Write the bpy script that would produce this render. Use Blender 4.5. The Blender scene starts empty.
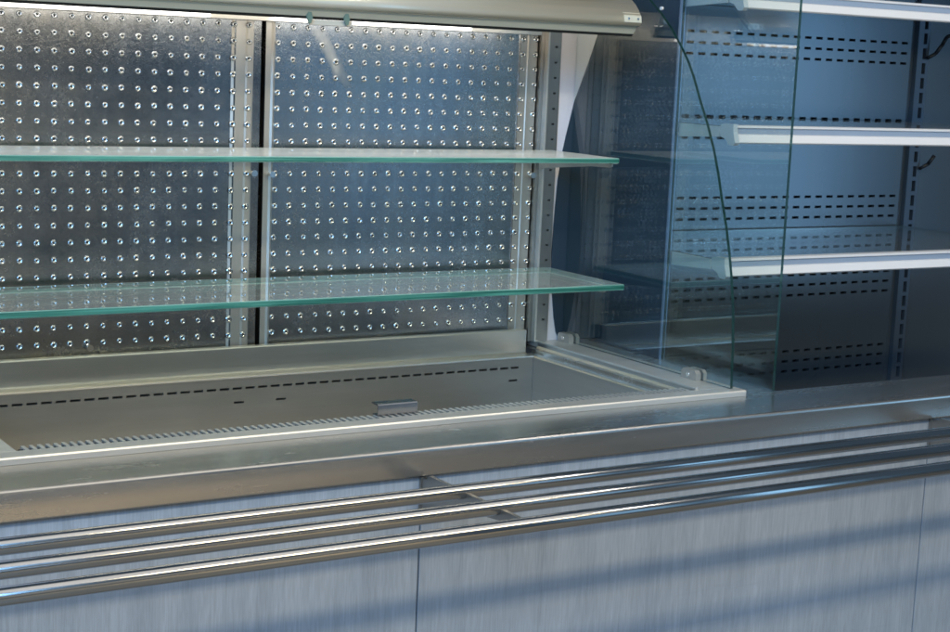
import bpy, bmesh, math, random
from mathutils import Matrix, Vector
random.seed(7)
S = bpy.context.scene
COL = S.collection

# ------------------------------------------------------------------ camera
cam_d = bpy.data.cameras.new("camera"); cam = bpy.data.objects.new("camera", cam_d); COL.objects.link(cam)
cam_d.sensor_width = 36.0; cam_d.lens = 62.294; cam_d.clip_start = 0.05; cam_d.clip_end = 200
yaw, pit, rol = math.radians(32.2426), math.radians(-8.9133), math.radians(2.4740)
fwd = Vector((math.sin(yaw)*math.cos(pit), math.cos(yaw)*math.cos(pit), math.sin(pit)))
rgt = Vector((math.cos(yaw), -math.sin(yaw), 0)); upv = rgt.cross(fwd)
r2 = rgt*math.cos(rol) + upv*math.sin(rol); u2 = upv*math.cos(rol) - rgt*math.sin(rol)
M = Matrix((r2, u2, -fwd)).transposed().to_4x4(); M.translation = Vector((-0.80044, -2.79313, 1.48615))
cam.matrix_world = M
S.camera = cam

# ------------------------------------------------------------------ world (dim indoor ambience)
W = bpy.data.worlds.new("World"); S.world = W; W.use_nodes = True
W.node_tree.nodes["Background"].inputs[0].default_value = (0.38, 0.63, 0.92, 1)
W.node_tree.nodes["Background"].inputs[1].default_value = 0.13

# ------------------------------------------------------------------ room lamps and added fill lights
def area(name, loc, target, sx, sy, power, col):
    d = bpy.data.lights.new(name, 'AREA'); d.shape = 'RECTANGLE'; d.size = sx; d.size_y = sy; d.energy = power; d.color = col
    o = bpy.data.objects.new(name, d); COL.objects.link(o); o.location = loc
    dirv = (Vector(target) - Vector(loc)).normalized()
    # local X kept along world X as far as possible, -Z towards the target
    z = -dirv; x = Vector((1, 0, 0)); x = (x - z*x.dot(z))
    if x.length < .05: x = Vector((0, 1, 0)) - z*z.y
    x.normalize(); y = z.cross(x)
    o.rotation_euler = Matrix((x, y, z)).transposed().to_euler()
    return o
area("ceiling_tube_lamp", (0.80, -3.05, 3.0), (0.80, -0.70, 0.65), 2.9, 0.16, 46, (1.0, 0.87, 0.60))
area("ceiling_bounce_fill", (0.35, -2.1, 3.3), (0.35, -2.1, 0.0), 3.5, 2.4, 26, (1.0, 0.96, 0.90))  # added broad fill standing in for light bounced off the unseen ceiling
area("ceiling_downlight", (2.3, -2.06, 3.0), (2.2, -1.9, 0.0), 0.22, 0.22, 7, (1.0, 0.95, 0.90))
area("lit_hall_front", (-0.6, -6.0, 1.6), (-0.6, 0.0, 1.5), 4.6, 2.0, 8, (1.0, 0.86, 0.62))
area("window_near", (3.1, -4.3, 1.7), (3.1, 0.0, 1.6), 1.2, 2.0, 6.0, (0.32, 0.62, 0.96))
fl = area("warm_floor_fill", (0.4, -4.3, 3.0), (0.4, -4.3, 0.0), 2.0, 1.4, 70, (1.0, 0.82, 0.52)); fl.data.spread = math.radians(70)  # added unseen fill: warm pool on the floor for the steel to reflect
area("window_far", (5.6, -4.3, 1.4), (5.6, 0.0, 1.4), 1.5, 2.7, 26, (0.32, 0.62, 0.96))
area("blue_fill_left", (-3.0, -3.7, 3.1), (0.7, -0.7, 0.8), 2.4, 1.6, 190, (0.28, 0.57, 0.96))  # added blue fill from high left, not an actual window

S.view_settings.view_transform = 'Standard'; S.view_settings.look = 'None'
S.view_settings.exposure = 0.12; S.view_settings.gamma = 1.0; S.view_settings.use_curve_mapping = False
S.render.engine = 'CYCLES'
S.cycles.use_denoising = True; S.cycles.filter_width = 1.7
S.cycles.max_bounces = 14; S.cycles.transparent_max_bounces = 24; S.cycles.glossy_bounces = 8
S.cycles.sample_clamp_indirect = 6.0
S.cycles.caustics_reflective = False; S.cycles.caustics_refractive = False

# ------------------------------------------------------------------ materials
def newmat(name):
    m = bpy.data.materials.new(name); m.use_nodes = True
    nt = m.node_tree; b = nt.nodes["Principled BSDF"]; return m, nt, b
def N(nt, t, **kw):
    n = nt.nodes.new(t)
    for k, v in kw.items(): setattr(n, k, v)
    return n
def coords(nt, scale):
    tc = N(nt, "ShaderNodeTexCoord"); mp = N(nt, "ShaderNodeMapping"); mp.inputs["Scale"].default_value = scale
    nt.links.new(tc.outputs["Object"], mp.inputs["Vector"]); return mp.outputs[0]
def noise(nt, vec, scale=1.0, detail=4, rough=.55):
    n = N(nt, "ShaderNodeTexNoise"); n.inputs["Scale"].default_value = scale; n.inputs["Detail"].default_value = detail; n.inputs["Roughness"].default_value = rough
    nt.links.new(vec, n.inputs["Vector"]); return n.outputs["Fac"]
def ramp(nt, fac, stops):
    r = N(nt, "ShaderNodeValToRGB"); e = r.color_ramp.elements
    while len(e) < len(stops): e.new(.5)
    for k, (p, c) in enumerate(stops):
        e[k].position = p; e[k].color = (c, c, c, 1) if not isinstance(c, tuple) else (*c, 1)
    nt.links.new(fac, r.inputs[0]); return r.outputs[0]
def mixc(nt, fac, a, b, mode='MIX'):
    n = N(nt, "ShaderNodeMix", data_type='RGBA', blend_type=mode)
    if isinstance(fac, float): n.inputs[0].default_value = fac
    else: nt.links.new(fac, n.inputs[0])
    for i, s in ((6, a), (7, b)):
        if isinstance(s, tuple): n.inputs[i].default_value = (*s, 1)
        else: nt.links.new(s, n.inputs[i])
    return n.outputs[2]
def maths(nt, op, a, b=None):
    n = N(nt, "ShaderNodeMath", operation=op)
    for i, s in enumerate((a, b)):
        if s is None: continue
        if isinstance(s, (int, float)): n.inputs[i].default_value = s
        else: nt.links.new(s, n.inputs[i])
    return n.outputs[0]
def bump(nt, b, h, strength, dist=.001):
    n = N(nt, "ShaderNodeBump"); n.inputs["Strength"].default_value = strength; n.inputs["Distance"].default_value = dist
    nt.links.new(h, n.inputs["Height"]); nt.links.new(n.outputs[0], b.inputs["Normal"])

def steel(name, col, rough, brush=(3, 300, 300), smear=.12, bstr=.05, aniso=0.0, metal=1.0):
    m, nt, b = newmat(name)
    g = noise(nt, coords(nt, brush), 1.0, 3, .6)
    s = noise(nt, coords(nt, tuple(1.3 if q < 10 else 9.0 for q in brush)), 1.0, 6, .62)
    b.inputs["Metallic"].default_value = metal
    c = mixc(nt, ramp(nt, s, [(.3, 0.0), (.75, 1.0)]), tuple(x*.82 for x in col), tuple(min(1, x*1.1) for x in col))
    c = mixc(nt, .06, c, ramp(nt, g, [(.3, .5), (.7, 1.0)]), 'MULTIPLY')
    nt.links.new(c, b.inputs["Base Color"])
    rr = maths(nt, 'ADD', maths(nt, 'MULTIPLY', s, smear), rough - smear*.5)
    wm = ramp(nt, noise(nt, coords(nt, tuple(4.0 if q < 10 else 16.0 for q in brush)), 1.0, 8, .72), [(.55, 0.0), (.63, 1.0)])
    rr = maths(nt, 'ADD', rr, maths(nt, 'MULTIPLY', wm, smear*.18))
    nt.links.new(maths(nt, 'ADD', maths(nt, 'MULTIPLY', g, .05), rr), b.inputs["Roughness"])
    if bstr: bump(nt, b, g, bstr, .0004)
    if aniso: b.inputs["Anisotropic"].default_value = aniso
    return m
M_top = steel("brushed_steel_counter", (.60, .57, .53), .23, (1.5, 520, 520), .16, .0, metal=.94)
M_rim = steel("brushed_steel_rim", (.80, .765, .70), .36, (1.5, 520, 520), .10, .0, metal=.66)
M_well = steel("brushed_steel_well", (.60, .57, .51), .34, (2, 300, 300), .12, .0, metal=.92)
M_wellend = steel("brushed_steel_well_end", (.56, .55, .53), .36, (300, 2, 300), .10, .0, metal=.92)
M_chrome = steel("polished_rail_steel", (.52, .51, .50), .15, (1.2, 120, 120), .12, .0)
M_post = steel("upright_steel", (.42, .40, .37), .34, (220, 220, 2), .12, .08)

M_fold = steel("satin_fold_steel", (.62, .58, .52), .46, (220, 220, 2), .1, .03)
M_clamp = steel("clamp_satin_steel", (.54, .51, .46), .4, (120, 120, 120), .1, .03, metal=.6)
M_clip = steel("clamp_steel", (.26, .27, .29), .14, (120, 120, 120), .1, .03)

def m_panel():
    m, nt, b = newmat("dimpled_galvanised_sheet")
    b.inputs["Metallic"].default_value = 1.0
    v = coords(nt, (1, 1, 1))
    vo = N(nt, "ShaderNodeTexVoronoi"); vo.inputs["Scale"].default_value = 260; nt.links.new(v, vo.inputs["Vector"])
    hs = N(nt, "ShaderNodeSeparateColor"); nt.links.new(vo.outputs["Color"], hs.inputs[0])
    s = noise(nt, v, 7.0, 7, .7); s2 = noise(nt, coords(nt, (28, 28, 4)), 1.0, 5, .6)
    c = mixc(nt, ramp(nt, s, [(.32, 0.0), (.72, 1.0)]), (.29, .305, .32), (.41, .43, .45))
    c = mixc(nt, .22, c, ramp(nt, hs.outputs[0], [(0, .6), (1, 1.0)]), 'MULTIPLY')
    pt = noise(nt, coords(nt, (3.2, 3.2, 2.4)), 1.0, 5, .65)
    c = mixc(nt, ramp(nt, pt, [(.44, .0), (.62, .75)]), c, (.40, .375, .335))
    # wiped streaks of dried cleaning fluid
    st = ramp(nt, s2, [(.52, 0.0), (.75, .30)])
    c = mixc(nt, st, c, (.60, .60, .58))
    # one diagonal wipe mark under the label holder, fading into a dull patch
    tc = N(nt, "ShaderNodeTexCoord"); sx = N(nt, "ShaderNodeSeparateXYZ"); nt.links.new(tc.outputs["Object"], sx.inputs[0])
    wn = noise(nt, coords(nt, (40, 40, 12)), 1.0, 5, .7)
    lx = maths(nt, 'ADD', sx.outputs[0], maths(nt, 'MULTIPLY', sx.outputs[2], .62))        # constant along the mark
    dd = maths(nt, 'ABSOLUTE', maths(nt, 'SUBTRACT', maths(nt, 'ADD', lx, maths(nt, 'MULTIPLY', wn, .012)), .512))
    zz = maths(nt, 'ABSOLUTE', maths(nt, 'SUBTRACT', sx.outputs[2], .575))
    wipe = maths(nt, 'MULTIPLY', ramp(nt, maths(nt, 'MULTIPLY', dd, 20), [(.08, 1.0), (.34, 0.0)]), ramp(nt, maths(nt, 'MULTIPLY', zz, 10), [(.3, 1.0), (.62, 0.0)]))
    wipe = maths(nt, 'MULTIPLY', wipe, ramp(nt, wn, [(.3, .25), (.65, .8)]))
    c = mixc(nt, wipe, c, (.75, .74, .70))
    nt.links.new(c, b.inputs["Base Color"])
    r = maths(nt, 'ADD', .10, maths(nt, 'MULTIPLY', s, .22))
    r = maths(nt, 'ADD', r, maths(nt, 'MULTIPLY', hs.outputs[1], .06))
    r = maths(nt, 'ADD', r, maths(nt, 'MULTIPLY', wipe, .35))
    nt.links.new(r, b.inputs["Roughness"])
    h = maths(nt, 'ADD', maths(nt, 'MULTIPLY', hs.outputs[2], .25), noise(nt, v, 3.0, 3, .5))
    bump(nt, b, h, .22, .003)
    return m
M_panel = m_panel()

def m_dimple():
    m, nt, b = newmat("bright_dimple_steel")
    b.inputs['Metallic'].default_value = 1.0
    s = noise(nt, coords(nt, (40, 40, 40)), 1.0, 3, .6)
    nt.links.new(mixc(nt, s, (.48, .49, .50), (.74, .75, .76)), b.inputs['Base Color']); b.inputs['Roughness'].default_value = .2
    return m
M_dimple = m_dimple()

def plain(name, col, rough=.5, metal=0.0, var=.0, vs=(8, 8, 8), spec=.5):
    m, nt, b = newmat(name)
    b.inputs["Roughness"].default_value = rough; b.inputs["Metallic"].default_value = metal; b.inputs["Specular IOR Level"].default_value = spec
    s = noise(nt, coords(nt, vs), 1.0, 5, .6)
    nt.links.new(mixc(nt, s, tuple(x*(1-var) for x in col), tuple(min(1, x*(1+var)) for x in col)), b.inputs["Base Color"])
    return m
M_alu = plain("satin_lamp_cover", (.78, .73, .60), .32, .40, .03, (1.2, 9, 9))
M_alu.node_tree.nodes["Principled BSDF"].inputs["Coat Weight"].default_value = .8
M_alu.node_tree.nodes["Principled BSDF"].inputs["Coat Roughness"].default_value = .06
M_sleeve = plain("cream_end_sleeve", (.74, .69, .54), .3, .3, .03)
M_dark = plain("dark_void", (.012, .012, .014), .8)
M_gasket = plain("black_gasket", (.015, .015, .014), .6)
M_lip = plain("pale_lamp_lip", (.74, .71, .56), .35, 0, .05)
M_white = plain("white_painted_wall", (.84, .82, .88), .6, 0, .05, (2, 2, 9))
M_end = plain("dark_blue_end_panel", (.036, .060, .086), .6, 0, .2, (3, 3, 3), .15)
M_deck = plain("blue_grey_painted_liner", (.175, .20, .225), .19, .72, .14, (2.2, 2.2, 2.2))
M_deckpost = plain("grey_slotted_upright", (.10, .125, .16), .35, .5, .1)
M_price = plain("white_price_rail", (.82, .80, .80), .30, 0, .03)
M_pricein = plain("grey_price_insert", (.30, .36, .46), .25, 0, .05)
M_cap = plain("grey_plastic_cap", (.55, .60, .62), .4, 0, .05)
M_black = plain("black_hook", (.01, .01, .012), .4)
M_floor = plain("tan_floor_tile", (.23, .205, .17), .35, 0, .12, (3, 3, 3))
M_pin = plain("nickel_pin", (.85, .84, .82), .2, 1.0)
M_tag = plain("clear_label_plastic", (.55, .53, .46), .25, 0, .06)
M_greenpin = plain("green_plastic_pin", (.16, .24, .20), .3)

def m_lamp(name, col, st):
    m = bpy.data.materials.new(name); m.use_nodes = True; nt = m.node_tree; nt.nodes.clear()
    e = N(nt, "ShaderNodeEmission"); e.inputs[0].default_value = (*col, 1); e.inputs[1].default_value = st
    o = N(nt, "ShaderNodeOutputMaterial"); nt.links.new(e.outputs[0], o.inputs[0]); return m
M_lamp = m_lamp("strip_lamp_glow", (1.0, .97, .92), 5.0)
M_tubelamp = m_lamp("canopy_tube_glow", (1.0, .95, .86), 7.5)

def m_laminate():
    m, nt, b = newmat("blue_grey_woodgrain_laminate")
    g1 = noise(nt, coords(nt, (210, 60, 11.0)), 1.0, 4, .65)
    tc = N(nt, "ShaderNodeTexCoord"); wob = N(nt, "ShaderNodeTexNoise"); wob.inputs["Scale"].default_value = 2.2; nt.links.new(tc.outputs["Object"], wob.inputs["Vector"])
    va = N(nt, "ShaderNodeVectorMath", operation='MULTIPLY_ADD'); nt.links.new(wob.outputs["Color"], va.inputs[0]); va.inputs[1].default_value = (.06, 0, 0); nt.links.new(tc.outputs["Object"], va.inputs[2])
    mp = N(nt, "ShaderNodeMapping"); mp.inputs["Scale"].default_value = (46, 10, 1.6); nt.links.new(va.outputs[0], mp.inputs["Vector"])
    g2 = noise(nt, mp.outputs[0], 1.0, 5, .6)
    g3 = noise(nt, coords(nt, (700, 60, 30)), 1.0, 2, .5)
    g4 = noise(nt, coords(nt, (2.5, 2.5, 2.5)), 1.0, 4, .6)
    c = mixc(nt, ramp(nt, g2, [(.35, 0.0), (.65, 1.0)]), (.40, .44, .495), (.46, .50, .555))
    c = mixc(nt, .20, c, ramp(nt, g1, [(.36, .5), (.6, 1.0)]), 'MULTIPLY')
    c = mixc(nt, .24, c, ramp(nt, g3, [(.40, .5), (.6, 1.0)]), 'MULTIPLY')
    nt.links.new(c, b.inputs["Base Color"])
    sc = noise(nt, coords(nt, (3, 3, 40)), 1.0, 6, .7)
    c = mixc(nt, ramp(nt, sc, [(.60, 0.0), (.74, .35)]), c, (.30, .32, .35))
    c = mixc(nt, .30, c, ramp(nt, g4, [(.3, .68), (.6, 1.0)]), 'MULTIPLY')
    nt.links.new(c, b.inputs["Base Color"])
    nt.links.new(maths(nt, 'ADD', .34, maths(nt, 'MULTIPLY', g4, .2)), b.inputs["Roughness"])
    bump(nt, b, g1, .08, .0004)
    return m
M_lam = m_laminate()

def m_glass(name, tint, dust=(.02, .15), refl=1.0):
    # clear plate: Fresnel reflection on both faces, straight transmission, a film of dust that shows at grazing angles
    m = bpy.data.materials.new(name); m.use_nodes = True; nt = m.node_tree; nt.nodes.clear()
    geo = N(nt, "ShaderNodeNewGeometry")
    fr = N(nt, "ShaderNodeFresnel")
    nt.links.new(maths(nt, 'ADD', 1.5, maths(nt, 'MULTIPLY', geo.outputs["Backfacing"], 1/1.5-1.5)), fr.inputs["IOR"])
    tr = N(nt, "ShaderNodeBsdfTransparent"); tr.inputs[0].default_value = (*tint, 1)
    gl = N(nt, "ShaderNodeBsdfGlossy"); gl.inputs["Roughness"].default_value = 0.0; gl.inputs[0].default_value = (refl, refl, refl, 1)
    df = N(nt, "ShaderNodeBsdfDiffuse"); df.inputs[0].default_value = (.80, .80, .76, 1)
    lw = N(nt, "ShaderNodeFresnel"); nt.links.new(maths(nt, 'ADD', 1.35, maths(nt, 'MULTIPLY', geo.outputs["Backfacing"], 1/1.35-1.35)), lw.inputs["IOR"])
    sm = noise(nt, coords(nt, (4, 9, 4)), 1.0, 6, .65)
    dv = maths(nt, 'MULTIPLY', ramp(nt, sm, [(.25, .7), (.75, 1.0)]), maths(nt, 'ADD', dust[0], maths(nt, 'MULTIPLY', maths(nt, 'POWER', lw.outputs[0], 3.0), dust[1])))
    m1 = N(nt, "ShaderNodeMixShader"); nt.links.new(fr.outputs[0], m1.inputs[0]); nt.links.new(tr.outputs[0], m1.inputs[1]); nt.links.new(gl.outputs[0], m1.inputs[2])
    m2 = N(nt, "ShaderNodeMixShader"); nt.links.new(dv, m2.inputs[0]); nt.links.new(m1.outputs[0], m2.inputs[1]); nt.links.new(df.outputs[0], m2.inputs[2])
    o = N(nt, "ShaderNodeOutputMaterial"); nt.links.new(m2.outputs[0], o.inputs[0]); return m
M_shelf = m_glass("shelf_glass", (.93, .98, .955), (.02, 1.7))
M_pane = m_glass("side_pane_glass", (.955, .985, .975), (.0006, .004))
M_deckshelf = m_glass("deck_shelf_glass", (.93, .97, .96), (.02, .08))
def m_edge(name, c1, c2, rough=.15):
    m, nt, b = newmat(name)
    s = ramp(nt, noise(nt, coords(nt, (5, 5, 420)), 1.0, 3, .5), [(.35, 0.0), (.65, 1.0)])
    nt.links.new(mixc(nt, s, c1, c2), b.inputs["Base Color"]); b.inputs["Roughness"].default_value = rough
    b.inputs["Transmission Weight"].default_value = .35; b.inputs["IOR"].default_value = 1.5
    return m
M_edge = m_edge("green_glass_edge", (.008, .11, .08), (.12, .46, .36))
M_edgeb = m_edge("pale_green_glass_arris", (.25, .55, .45), (.45, .75, .65), .3)
M_pedge = m_edge("dark_green_pane_edge", (.008, .035, .030), (.02, .07, .06))

# ------------------------------------------------------------------ mesh helpers
class MB:
    """collects shapes in world coordinates, then links them as ONE mesh object"""
    def __init__(s): s.bm = bmesh.new(); s.mi = 0
    def box(s, x0, x1, y0, y1, z0, z1, bevel=0, mi=None):
        vs = [s.bm.verts.new((x, y, z)) for x in (x0, x1) for y in (y0, y1) for z in (z0, z1)]
        q = [(0, 1, 3, 2), (4, 6, 7, 5), (0, 4, 5, 1), (2, 3, 7, 6), (0, 2, 6, 4), (1, 5, 7, 3)]
        fs = [s.bm.faces.new([vs[i] for i in f]) for f in q]
        for f in fs: f.material_index = s.mi if mi is None else mi
        if bevel:
            es = {e for f in fs for e in f.edges}
            bmesh.ops.bevel(s.bm, geom=list(es), offset=bevel, segments=2, profile=.6, affect='EDGES')
        return fs
    def prism(s, pts, a0, a1, axis, closed=True, caps=True, mi=None):
        """pts: 2D outline; axis 'x': (y,z), 'y': (x,z), 'z': (x,y)"""
        def P(p, a): return {'x': (a, p[0], p[1]), 'y': (p[0], a, p[1]), 'z': (p[0], p[1], a)}[axis]
        A = [s.bm.verts.new(P(p, a0)) for p in pts]; B = [s.bm.verts.new(P(p, a1)) for p in pts]
        n = len(pts); fs = []
        for i in range(n if closed else n-1):
            j = (i+1) % n; fs.append(s.bm.faces.new((A[i], A[j], B[j], B[i])))
        if closed and caps: fs.append(s.bm.faces.new(A[::-1])); fs.append(s.bm.faces.new(B))
        for f in fs: f.material_index = s.mi if mi is None else mi
        return fs
    def cyl(s, p0, p1, r, seg=20, caps=True):
        p0, p1 = Vector(p0), Vector(p1); d = (p1-p0).normalized()
        a = d.orthogonal().normalized(); b = d.cross(a)
        R = [[s.bm.verts.new(p + (a*math.cos(t)+b*math.sin(t))*r) for t in [2*math.pi*k/seg for k in range(seg)]] for p in (p0, p1)]
        for k in range(seg):
            f = s.bm.faces.new((R[0][k], R[0][(k+1) % seg], R[1][(k+1) % seg], R[1][k])); f.smooth = True; f.material_index = s.mi
        if caps: s.bm.faces.new(R[0][::-1]); s.bm.faces.new(R[1])
    def tube(s, pts, r, seg=8):
        for p, q in zip(pts[:-1], pts[1:]): s.cyl(p, q, r, seg)
    def plate(s, u0, u1, v0, v1, holes, place, wall=0.0, dmi=None):
        """flat sheet with rectangular holes; place(u,v,d) -> xyz, d = depth behind the face"""
        us = sorted({u0, u1, *[h[0] for h in holes], *[h[1] for h in holes]}); vs = sorted({v0, v1, *[h[2] for h in holes], *[h[3] for h in holes]})
        H = {}
        rows = {}
        for h in holes: rows.setdefault((h[2], h[3]), []).append(h)
        vv = {}
        def V(u, v):
            k = (round(u, 6), round(v, 6))
            if k not in vv: vv[k] = s.bm.verts.new(place(u, v, 0))
            return vv[k]
        for b0, b1 in zip(vs[:-1], vs[1:]):
            row = [h for (r0, r1), hs in rows.items() if r0 < b1-1e-9 and r1 > b0+1e-9 for h in hs]
            if not row:
                s.bm.faces.new((V(u0, b0), V(u1, b0), V(u1, b1), V(u0, b1))).material_index = s.mi; continue
            cur = u0
            for h in sorted(row):
                if h[0] > cur: s.bm.faces.new((V(cur, b0), V(h[0], b0), V(h[0], b1), V(cur, b1))).material_index = s.mi
                cur = h[1]
            if cur < u1: s.bm.faces.new((V(cur, b0), V(u1, b0), V(u1, b1), V(cur, b1))).material_index = s.mi
        if wall:
            for h in holes:
                c = [(h[0], h[2]), (h[1], h[2]), (h[1], h[3]), (h[0], h[3])]
                A = [s.bm.verts.new(place(u, v, 0.0002)) for u, v in c]; B = [s.bm.verts.new(place(u, v, wall)) for u, v in c]
                for k in range(4):
                    f = s.bm.faces.new((A[k], A[(k+1) % 4], B[(k+1) % 4], B[k])); f.material_index = s.mi
                f = s.bm.faces.new(B); f.material_index = s.mi if dmi is None else dmi
    def build(s, name, mats, parent=None, smooth=False, label=None):
        bmesh.ops.recalc_face_normals(s.bm, faces=s.bm.faces)
        if parent is not None:
            bmesh.ops.translate(s.bm, verts=s.bm.verts, vec=-world_loc(parent))
        me = bpy.data.meshes.new(name); s.bm.to_mesh(me); s.bm.free()
        for m in (mats if isinstance(mats, (list, tuple)) else [mats]): me.materials.append(m)
        if smooth:
            for p in me.polygons: p.use_smooth = True
        o = bpy.data.objects.new(name, me); COL.objects.link(o)
        if parent is not None: o.parent = parent
        if label: o["label"] = label
        return o
def world_loc(o):
    v = Vector(o.location)
    while o.parent is not None: o = o.parent; v = v + Vector(o.location)
    return v
def tag(o, label, cat, group=None):
    o["label"] = label; o["category"] = cat
    if group: o["group"] = group
    return o
def thing(name, loc, label, cat, group=None):
    o = bpy.data.objects.new(name, None); COL.objects.link(o); o.location = loc; o.empty_display_size = .1
    return tag(o, label, cat, group)
def one(shape, name, mat, parent, **kw):
    mb = MB(); mb.box(*shape, **kw); return mb.build(name, mat, parent)

# ------------------------------------------------------------------ setting: floor and the wall behind
mb = MB(); mb.box(-7, 9, -7, 2.0, -.05, 0)
o = mb.build("floor", M_floor); o["kind"] = "structure"
mb = MB(); mb.box(-3.0, 5.0, .62, .70, 0, 2.6)
o = mb.build("wall_back", M_white); o["kind"] = "structure"

# ------------------------------------------------------------------ counter
X0, X1 = -1.9, 3.1
counter = thing("serving_counter", (.5, -.35, 0), "long stainless steel topped serving counter with blue grey woodgrain front panels", "counter")
mb = MB()
nose = [(-.560, .9), (-.7005, .9), (-.7030, .8990), (-.7045, .8972), (-.705, .8945), (-.705, .8590), (-.7040, .8570), (-.700, .8560), (-.690, .8560), (-.690, .880), (-.560, .880)]
mb.prism(nose, X0, X1, 'x')
mb.box(1.082, 1.276, -.5598, .16, .870, .8998)
mb.build("countertop", M_top, counter)
for xa, xb in ((-1.7705, -.6675), (-.6645, .4398), (.4428, 1.5442), (1.5472, 2.648)):
    mb = MB(); mb.box(xa, xb, -.693, -.673, .10, .8765, bevel=.0008); mb.build("front_panel", M_lam, counter)
one((X0, X1, -.66, -.63, .0, .87), "carcass_board", M_dark, counter)
one((X0, X1, -.655, -.60, .0, .10), "plinth", M_dark, counter)

# ------------------------------------------------------------------ tray rail
rail = thing("tray_rail", (.5, -.70, .84), "three-tube polished steel tray rail running along the counter front", "tray rail")
for y in (-.818, -.910, -1.003):
    mb = MB(); mb.cyl((X0, y, .861), (X1, y, .861), .0113, 28); mb.build("tube", M_chrome, rail)
for x in (-.6660, .4413, 1.5457):
    mb = MB()
    mb.prism([(-.694, .853), (-.694, .800), (-.715, .800), (-.80, .832), (-1.000, .8505), (-1.008, .853), (-1.008, .860), (-.72, .860), (-.712, .853)], x-.003, x+.003, 'x')
    mb.box(x-.005, x+.005, -.6985, -.6935, .785, .8535)
    mb.build("support_bracket", M_post, rail)

# ------------------------------------------------------------------ refrigerated display case (drop-in)
case = thing("display_case", (.47, -.28, .90), "refrigerated steel display case with dimpled back panels and curved glass end", "display case")
WX0, WX1 = -.135, 1.100
# rim
mb = MB()
ri = .911
mb.prism([(-.577, .9003), (-.577, .9085), (-.5755, .9108), (-.573, ri), (-.542, ri), (-.5405, .9095), (-.5405, .885), (-.5455, .885), (-.5455, .9003)], -.235, 1.187, 'x')
mb.box(1.1045, 1.187, -.5403, .012, .9003, ri, bevel=.0012)
mb.box(-.235, -.135, -.5403, .012, .9003, ri, bevel=.0012)
mb.build("rim", M_rim, case)
one((1.0983, 1.1042, -.5403, .010, .9005, .9142), "rim_bead", M_rim, case, bevel=.001)
# well: back wall with slot rows, ledge, end walls, floor
def backplace(u, v, d): return (u, -.06+d, v)
hs = []
k = 0; x = -.128
while x < 1.035:
    hs.append((x, x+.0185, .8660, .8702)); x += .0254
for xc in (.4185, .5034, 1.0215): hs.append((xc-.010, xc+.010, .8400, .8438))
mb = MB(); mb.plate(-.135, 1.0685, .70, .8865, hs, backplace, .012, 1)
mb.build("well_back_wall", [M_well, M_dark], case)
mb = MB()
mb.prism([(-.0600, .8867), (-.0622, .8880), (-.0615, .8905), (-.058, .8912), (-.034, .8912), (-.0310, .8935), (-.0310, .9375), (-.0295, .9395), (-.018, .9402), (-.016, .935), (-.016, .880), (-.058, .880)], -.135, 1.0685, 'x')
mb.build("well_ledge", M_well, case)
mb = MB()
mb.prism([(1.0980, .9108), (1.0980, .9040), (1.0945, .9000), (1.0900, .8915), (1.0720, .8895), (1.0690, .8870), (1.0690, .70), (1.080, .70), (1.1043, .880), (1.1043, .9002)], -.5400, -.0305, 'y')
mb.build("well_end_wall", M_wellend, case)
one((-.142, -.136, -.530, -.012, .70, .905), "well_end_wall", M_wellend, case)
one((-.142, 1.076, -.5295, -.061, .690, .70), "well_floor", M_well, case)
one((-.142, 1.076, -.5305, -.5300, .70, .8845), "well_front_wall", M_well, case)
# air grille: a comb of fins along the inner front edge
mb = MB()
x = -.122
while x < 1.085:
    mb.prism([(x, -.5403), (x+.0055, -.5403), (x+.0055, -.5150), (x, -.5150)], .9085, .9110, 'z')
    mb.prism([(-.5150, .9110), (-.5150, .8900), (-.5175, .8900), (-.5175, .9084)], x, x+.0055, 'x')
    x += .0119
mb.build("air_grille", M_rim, case)["kind"] = "stuff"
one((-.13, 1.097, -.5400, -.5380, .890, .9080), "grille_backing", M_dark, case)
one((-.126, 1.092, -.5375, -.5165, .9040, .9062), "grille_gap_shade", M_dark, case)  # black strip that stands in for the shade between the fins
# finger grip clip on the rim
mb = MB()
mb.prism([(-.530, .9112), (-.530, .9290), (-.5285, .9305), (-.508, .9310), (-.508, .9290), (-.5275, .9280), (-.5275, .9112)], .451, .524, 'x')
mb.box(.451, .524, -.5276, -.512, .9112, .9128)
mb.build("grip_clip", M_clip, case)

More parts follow.
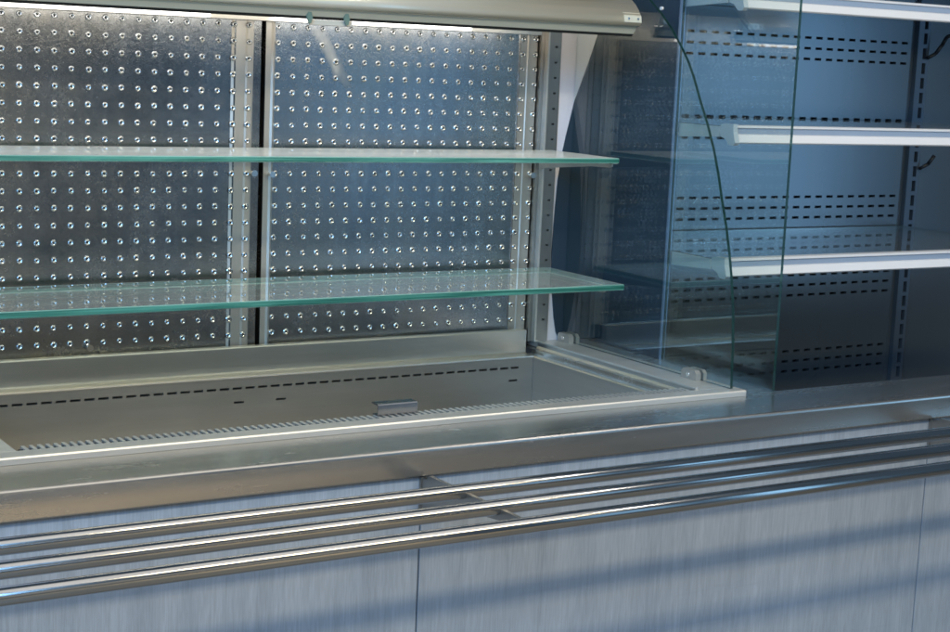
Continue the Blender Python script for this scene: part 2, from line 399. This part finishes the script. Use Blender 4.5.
# dimpled back panels
def panel_profile(side):
    """X -> Y outline of one folded sheet"""
    if side == 0: return [(-.138, .018), (-.138, .0), (.4160, .0), (.4205, -.0022), (.4245, -.0006), (.4440, .0010), (.4475, -.0006), (.4575, -.0004), (.4600, .0006), (.4745, .0000), (.4752, .0010), (.4752, .018)]
    return [(.4836, .018), (.4836, .001), (.4842, .0), (.4950, .0006), (.4990, -.0018), (.5030, .0), (1.0375, .0), (1.0400, -.0016), (1.0430, .0006), (1.0590, .0010), (1.0610, -.0006), (1.0830, .0002), (1.0838, .001), (1.0838, .018)]
def yat(prof, x):
    for (a, ya), (b, yb) in zip(prof[:-1], prof[1:]):
        if b > a and a <= x <= b: return ya + (yb-ya)*(x-a)/(b-a)
    return 0
PZ0, PZ1 = .936, 1.5360
for side in (0, 1):
    prof = panel_profile(side)
    mb = MB(); fs = mb.prism(prof, PZ0, PZ1+.06, 'z', closed=False)
    for f in fs:
        cx = f.calc_center_median().x
        f.material_index = 1 if (.4160 < cx < .4600 and not .4205 < cx < .4245) or (.4842 < cx < .5030) or (1.0430 < cx < 1.0838) else 0
    p = mb.build("back_panel", [M_panel, M_fold], case, label="left dimpled steel back panel" if side == 0 else "right dimpled steel back panel")
    mb = MB(); SEG = 10
    lathe = [(.0061, .0), (.0051, -.0017), (.0042, -.0026), (.0033, -.0024), (.0020, -.0005), (.0, -.0002)]
    for i in range(20):
        x = (-.12 + .03*i) if side == 0 else (.509 + .03*i)
        y = yat(prof, x)
        for j in range(20):
            z = 1.5276 - .03*j
            rr = 1 + random.uniform(-.10, .10); hh = random.uniform(.6, 1.25); dx, dz = random.uniform(-.0006, .0006), random.uniform(-.0006, .0006)
            prev = None
            for r, d in lathe:
                if r == 0: ring = [mb.bm.verts.new((x+dx, y+d, z+dz))]
                else: ring = [mb.bm.verts.new((x+dx+r*rr*math.cos(2*math.pi*k/SEG), y+d*hh+.00015, z+dz+r*rr*math.sin(2*math.pi*k/SEG))) for k in range(SEG)]
                if prev:
                    for k in range(SEG):
                        if len(ring) == 1: f = mb.bm.faces.new((prev[k], prev[(k+1) % SEG], ring[0])); f.material_index = 1
                        else: f = mb.bm.faces.new((prev[k], prev[(k+1) % SEG], ring[(k+1) % SEG], ring[k]))
                        f.smooth = True
                prev = ring
    mb.build("dimples", [M_dimple, M_dark], p)["kind"] = "stuff"
    for (px, pz) in (((.4617, 1.259), (.1524, .9502)) if side == 0 else ((.4981, 1.2571), (1.0795, 1.2548))):
        mb = MB(); mb.cyl((px, .002, pz), (px, -.010, pz), .0042, 14); mb.cyl((px, -.010, pz), (px, -.0125, pz), .0060, 14)
        mb.build("shelf_pin", M_pin, p)
one((-.22, 1.1345, .0200, .050, .90, 1.66), "back_housing", M_dark, case)
# corner upright with a slot row
def postplace(u, v, d): return (u, -.020+d, v)
hs = [(1.1130, 1.1190, z, z+.0035) for z in [.955+.031*k for k in range(20)]]
mb = MB(); mb.plate(1.0985, 1.1280, .9115, 1.60, hs, postplace, .008, 1)
mb.prism([(1.0985, -.020), (1.0985, .0195)], .9115, 1.60, 'z', closed=False)
mb.prism([(1.1280, -.020), (1.1280, .0195)], .9115, 1.60, 'z', closed=False)
mb.build("corner_upright", [M_post, M_dark], case)
one((1.0860, 1.0935, -.0100, .0190, .9115, 1.60), "upright_trim", M_post, case)
one((1.0940, 1.0980, -.0230, .0190, .9115, 1.60), "upright_edge", M_rim, case)
# shelf arms
for z in (1.2990, 1.0580):
    mb = MB()
    mb.prism([(-.0205, z), (-.0205, z-.030), (-.045, z-.026), (-.20, z-.011), (-.262, z-.009), (-.266, z-.006), (-.266, z)], 1.0870, 1.0900, 'x')
    mb.box(1.0870, 1.1000, -.266, -.0205, z-.0018, z-.0002)
    mb.build("shelf_arm", M_clamp, case)
# curved lamp canopy
can = [(-.2520, 1.5560), (-.2630, 1.5590), (-.2655, 1.5660), (-.2635, 1.5760), (-.2570, 1.5880), (-.2460, 1.5990), (-.2300, 1.6100), (-.2080, 1.6210), (-.1800, 1.6310), (-.1400, 1.6400), (-.0600, 1.6480), (.055, 1.6500)]
full = can + [(.055, 1.6470), (-.06, 1.6445), (-.14, 1.6365), (-.18, 1.6275), (-.2080, 1.6170), (-.2280, 1.6070), (-.2430, 1.5955), (-.2535, 1.5850), (-.2585, 1.5745), (-.2590, 1.5665), (-.2560, 1.5625)]
mb = MB(); fs = mb.prism(full, -.23, 1.138, 'x')
for f in fs: f.smooth = False
canopy = mb.build("canopy", M_alu, case)
for pgn in canopy.data.polygons:
    if len(pgn.vertices) == 4: pgn.use_smooth = True
mb = MB(); mb.prism([(-.2535, 1.5555), (-.2440, 1.5440), (-.2250, 1.5440), (-.2250, 1.5615), (-.2500, 1.5615)], -.23, 1.1375, 'x'); mb.build("lip", M_lip, canopy)
mb = MB(); mb.prism([(-.2440, 1.5437), (-.2400, 1.5392), (-.2290, 1.5392), (-.2270, 1.5437)], -.23, 1.1370, 'x'); mb.build("gasket", M_gasket, canopy)
mb = MB(); mb.prism([(y+.0002, z) for y, z in [(-.2520, 1.5565), (-.2628, 1.5592), (-.2653, 1.5660), (-.2633, 1.5760), (-.2600, 1.5830)]] + [(-.2500, 1.5800), (-.2480, 1.5600)], 1.0980, 1.1385, 'x')
mb.prism([(-.2665, 1.5650), (-.2662, 1.5680), (-.2646, 1.5765), (-.2630, 1.5790), (-.262, 1.5640)], 1.0980, 1.1386, 'x')
mb.build("end_sleeve", M_sleeve, canopy)
mb = MB(); mb.cyl((-.20, -.200, 1.5560), (1.105, -.200, 1.5560), .0080, 16); mb.build("lamp_tube", M_tubelamp, canopy)
# strip lamps at the head of the back panels
for xa, xb, nm in ((-.12, .363, "left strip lamp over the dimpled panel"), (.4920, .909, "right strip lamp over the dimpled panel")):
    mb = MB(); mb.box(xa, xb, -.0280, -.0140, 1.5382, 1.5458, bevel=.002); mb.build("strip_lamp", M_lamp, case, label=nm)
one((-.135, 1.083, -.0135, -.0030, 1.5368, 1.5600), "head_rail", M_rim, case)
# curved glass end pane
curve = [(-.2280, 1.6250), (-.2507, 1.6099), (-.2880, 1.5840), (-.3211, 1.5567), (-.3551, 1.5219), (-.3760, 1.4975), (-.3945, 1.4700), (-.4180, 1.4270), (-.4430, 1.3850), (-.4660, 1.3387), (-.4830, 1.2950), (-.4975, 1.2499), (-.5130, 1.2060), (-.5265, 1.1600), (-.5390, 1.1080), (-.5480, 1.0550), (-.5540, .9900), (-.5575, .9114)]
def glass_plate(name, outline, x0, x1, mats, parent, **kw):
    mb = MB(); fs = mb.prism(outline, x0, x1, 'x')
    for f in fs: f.material_index = 1 if len(f.verts) == 4 else 0
    for f in fs[-2:]: f.material_index = 0
    for f in fs:
        if f.calc_center_median().y > -.03: f.material_index = 0
    return mb.build(name, mats, parent, **kw)
outl = curve + [(-.0205, .9114), (-.0205, 1.66), (-.15, 1.655), (-.19, 1.645)]
glass_plate("end_pane", outl, 1.1650, 1.1710, [M_pane, M_pedge], case, label="curved clear glass end pane")
for ya, yb in ((-.474, -.430), (-.064, -.022)):
    mb = MB()
    for xa, xb in ((1.1530, 1.1648), (1.1712, 1.1790)):
        mb.prism([(ya, .9112), (yb, .9112), (yb, .9240), (yb-.006, .9295), (ya+.006, .9295), (ya, .9240)], xa, xb, 'x')
    c_ = mb.build("pane_clamp", M_clamp, case)
    ym = (ya+yb)/2
    mb = MB(); mb.cyl((1.1529, ym, .9200), (1.1505, ym, .9200), .0042, 14); mb.build("bolt", M_pin, c_)

mb = MB(); mb.cyl((1.1648, -.2950, 1.5935), (1.1600, -.2950, 1.5935), .0032, 14); mb.build("pane_bolt", M_price, case)
for x in (1.1080, 1.1300):
    mb = MB(); mb.cyl((x, -.2648, 1.5720), (x, -.2672, 1.5718), .0022, 10); mb.build("screw", M_pin, canopy)

# ------------------------------------------------------------------ loose glass shelves
def shelf(x0, x1, y0, y1, ztop, t, label):
    e = thing("glass_shelf", ((x0+x1)/2, (y0+y1)/2, ztop-t), label, "glass shelf", "loose glass shelves in the display case")
    a = .0012
    mb = MB(); fs = mb.box(x0, x1, y0, y1, ztop-t, ztop)
    mb.bm.faces.ensure_lookup_table()
    bm = mb.bm
    es = [ed for ed in bm.edges if abs(ed.verts[0].co.z-ed.verts[1].co.z) < 1e-6]
    bmesh.ops.bevel(bm, geom=es, offset=a, segments=1, affect='EDGES')
    bm.normal_update()
    for f in bm.faces:
        nz = abs(f.normal.z)
        f.material_index = 0 if nz > .95 else (1 if nz < .2 else 2)
    mb.build("glass_plate", [M_shelf, M_edge, M_edgeb], e)
    return e
shelf(-.128, 1.0965, -.276, -.050, 1.3090, .0098, "upper clear glass shelf with green edge in front of the dimpled panels")
shelf(-.128, 1.1080, -.299, -.040, 1.0694, .0112, "lower clear glass shelf with green edge nearer the steel well")

# ------------------------------------------------------------------ label holder clipped under the canopy lip
lh = thing("label_holder", (.49, -.243, 1.5285), "small clear plastic label holder clipped under the lamp canopy", "label holder")
mb = MB(); mb.prism([(-.2420, 1.5388), (-.2455, 1.5300), (-.2440, 1.5293), (-.2405, 1.5388)], .4500, .5330, 'x'); mb.build("plate", M_tag, lh)
for x in (.4485, .5190):
    mb = MB(); mb.prism([(x-.005, 1.5420), (x-.0015, 1.5560), (x+.0015, 1.5560), (x+.006, 1.5420), (x+.003, 1.5320), (x-.001, 1.5320)], -.2500, -.2462, 'y'); mb.build("clip", M_greenpin, lh)

# ------------------------------------------------------------------ tall multideck refrigerator to the right
deck = thing("multideck_refrigerator", (1.8, -.2, .60), "tall open refrigerated cabinet with dark blue grey slotted back wall", "refrigerator")
DY = .10
hs = []
for zt in (1.566, 1.379, 1.194, 1.007, .822):
    for dz in (0, .0245, .049):
        x = 1.302
        while x < 2.22:
            hs.append((x, x+.0205, zt-dz-.0030, zt-dz+.0030)); x += .03515
mb = MB(); mb.plate(1.277, 2.2590, .62, 1.72, hs, lambda u, v, d: (u, DY+d, v), .014, 1); mb.build("back_wall", [M_deck, M_dark], deck)
mb = MB(); mb.plate(2.3000, 3.20, .62, 1.72, [(h[0]+1.035, h[1]+1.035, h[2], h[3]) for h in hs if h[0] < 1.9 and False], lambda u, v, d: (u, DY+d, v)); mb.build("back_wall", M_deck, deck)
hs = [(2.2780, 2.2900, z, z+.026) for z in [.63+.036*k for k in range(30)]]
mb = MB(); mb.plate(2.2600, 2.2990, .62, 1.72, hs, lambda u, v, d: (u, DY-.012+d, v), .012, 1)
mb.prism([(2.2600, DY-.012), (2.2600, DY+.01)], .62, 1.72, 'z', closed=False); mb.prism([(2.2990, DY-.012), (2.2990, DY+.01)], .62, 1.72, 'z', closed=False)
mb.build("slotted_upright", [M_deckpost, M_dark], deck)
one((1.277, 3.2, -.5590, DY+.02, .60, .618), "base_tray", M_deck, deck)
one((1.277, 3.2, -.5590, -.5540, .6185, .8795), "sill", M_deck, deck)
one((1.277, 3.2, DY+.03, DY+.06, .55, 1.76), "rear_shell", M_dark, deck)
one((1.277, 3.2, -.46, DY+.06, 1.80, 1.84), "roof", M_deck, deck)
# opaque end panel with a curved rear edge, and the glass cheek in front of it
lc = [(1.1760, .9114), (1.1661, .9284), (1.159, .9607), (1.1546, .9927), (1.1497, 1.0309), (1.1463, 1.0669), (1.1456, 1.0984), (1.1469, 1.1402), (1.1487, 1.1923), (1.1519, 1.2441), (1.1562, 1.2751), (1.1606, 1.3061), (1.167, 1.3371), (1.1744, 1.368), (1.1844, 1.4092), (1.1975, 1.4424), (1.2127, 1.4817), (1.232, 1.5376), (1.2451, 1.5709), (1.2560, 1.6200)]
lc = [(x-.0155, z) for x, z in lc]
mb = MB(); mb.prism(lc + [(1.2655, 1.70), (1.2655, .9114)], -.0195, -.0172, 'y'); mb.build("curved_filler", M_end, deck)
one((1.1290, 1.2655, -.0165, -.0145, .9114, 1.70), "filler_board", M_white, deck)
one((1.2660, 1.2765, -.2220, .128, .9000, 1.72), "end_panel", M_end, deck)
glass_plate("glass_cheek", [(-.5590, .9003), (-.5590, 1.70), (-.2290, 1.70), (-.2290, .9003)], 1.2660, 1.2720, [M_pane, M_pedge], deck)
one((1.2640, 1.2745, -.2285, -.2225, .9003, 1.70), "cheek_trim", plain("pale_blue_trim", (.30, .42, .60), .25, .6), deck)
def hook(x, z, n=5):
    mb = MB(); y = DY-.015
    mb.tube([(x, y, z), (x+.016, y-.012, z+.012), (x+.028, y-.020, z+.034), (x+.036, y-.026, z+.054), (x+.052, y-.030, z+.060)][:n], .0045, 8)
    mb.build("wire_hook", M_black, deck, smooth=True)
hook(2.290, 1.532); hook(2.296, 1.262, 3)

def deck_shelf(z, label, zoff=0):
    e = thing("cabinet_shelf", (1.78, -.15, z-.034), label, "shelf", "shelves of the tall refrigerator")
    xa, xb = 1.2830, 2.262
    mb = MB(); fs = mb.box(xa, xb, -.3600, .085, z-.009, z-.003)
    mb.bm.normal_update()
    for f in mb.bm.faces: f.material_index = 0 if abs(f.normal.z) > .9 else 1
    mb.build("glass_plate", [M_deckshelf, M_pedge], e)
    # price rail
    xs = 1.2910
    mb = MB()
    mb.prism([(-.3800, z), (-.3830, z-.0015), (-.3830, z-.0045), (-.3790, z-.0055), (-.3790, z-.0165), (-.3835, z-.0180), (-.3905, z-.0320), (-.3880, z-.0345), (-.3760, z-.0345), (-.3700, z-.0200), (-.3605, z-.0120), (-.3605, z)], xs, 2.262, 'x')
    r = mb.build("price_rail", M_price, e)
    one((xs, 2.262, -.3800, -.3792, z-.0160, z-.0060), "insert_strip", M_pricein, r)
    mb = MB()
    mb.prism([(-.3600, z+.002), (-.3860, z+.002), (-.3865, z-.012), (-.3935, z-.033), (-.3880, z-.0385), (-.3760, z-.0385), (-.3640, z-.0270), (-.3500, z-.0230), (-.3470, z-.010), (-.3490, z+.000)], 1.2800, xs, 'x'); mb.build("end_cap", M_cap, e)
    mb = MB()
    mb.prism([(-.3460, z-.004), (-.3460, z-.024), (-.2, z-.032), (.06, z-.060), (.085, z-.060), (.085, z-.004)], 1.2785, 1.2820, 'x'); mb.build("bracket", M_cap, e)
    return e
deck_shelf(1.6340, "topmost shelf of the tall refrigerator, bright white front rail cut by the picture edge")
deck_shelf(1.3805, "middle shelf of the tall refrigerator with white and grey price rail")
deck_shelf(1.1240, "lowest shelf of the tall refrigerator with white and grey price rail")
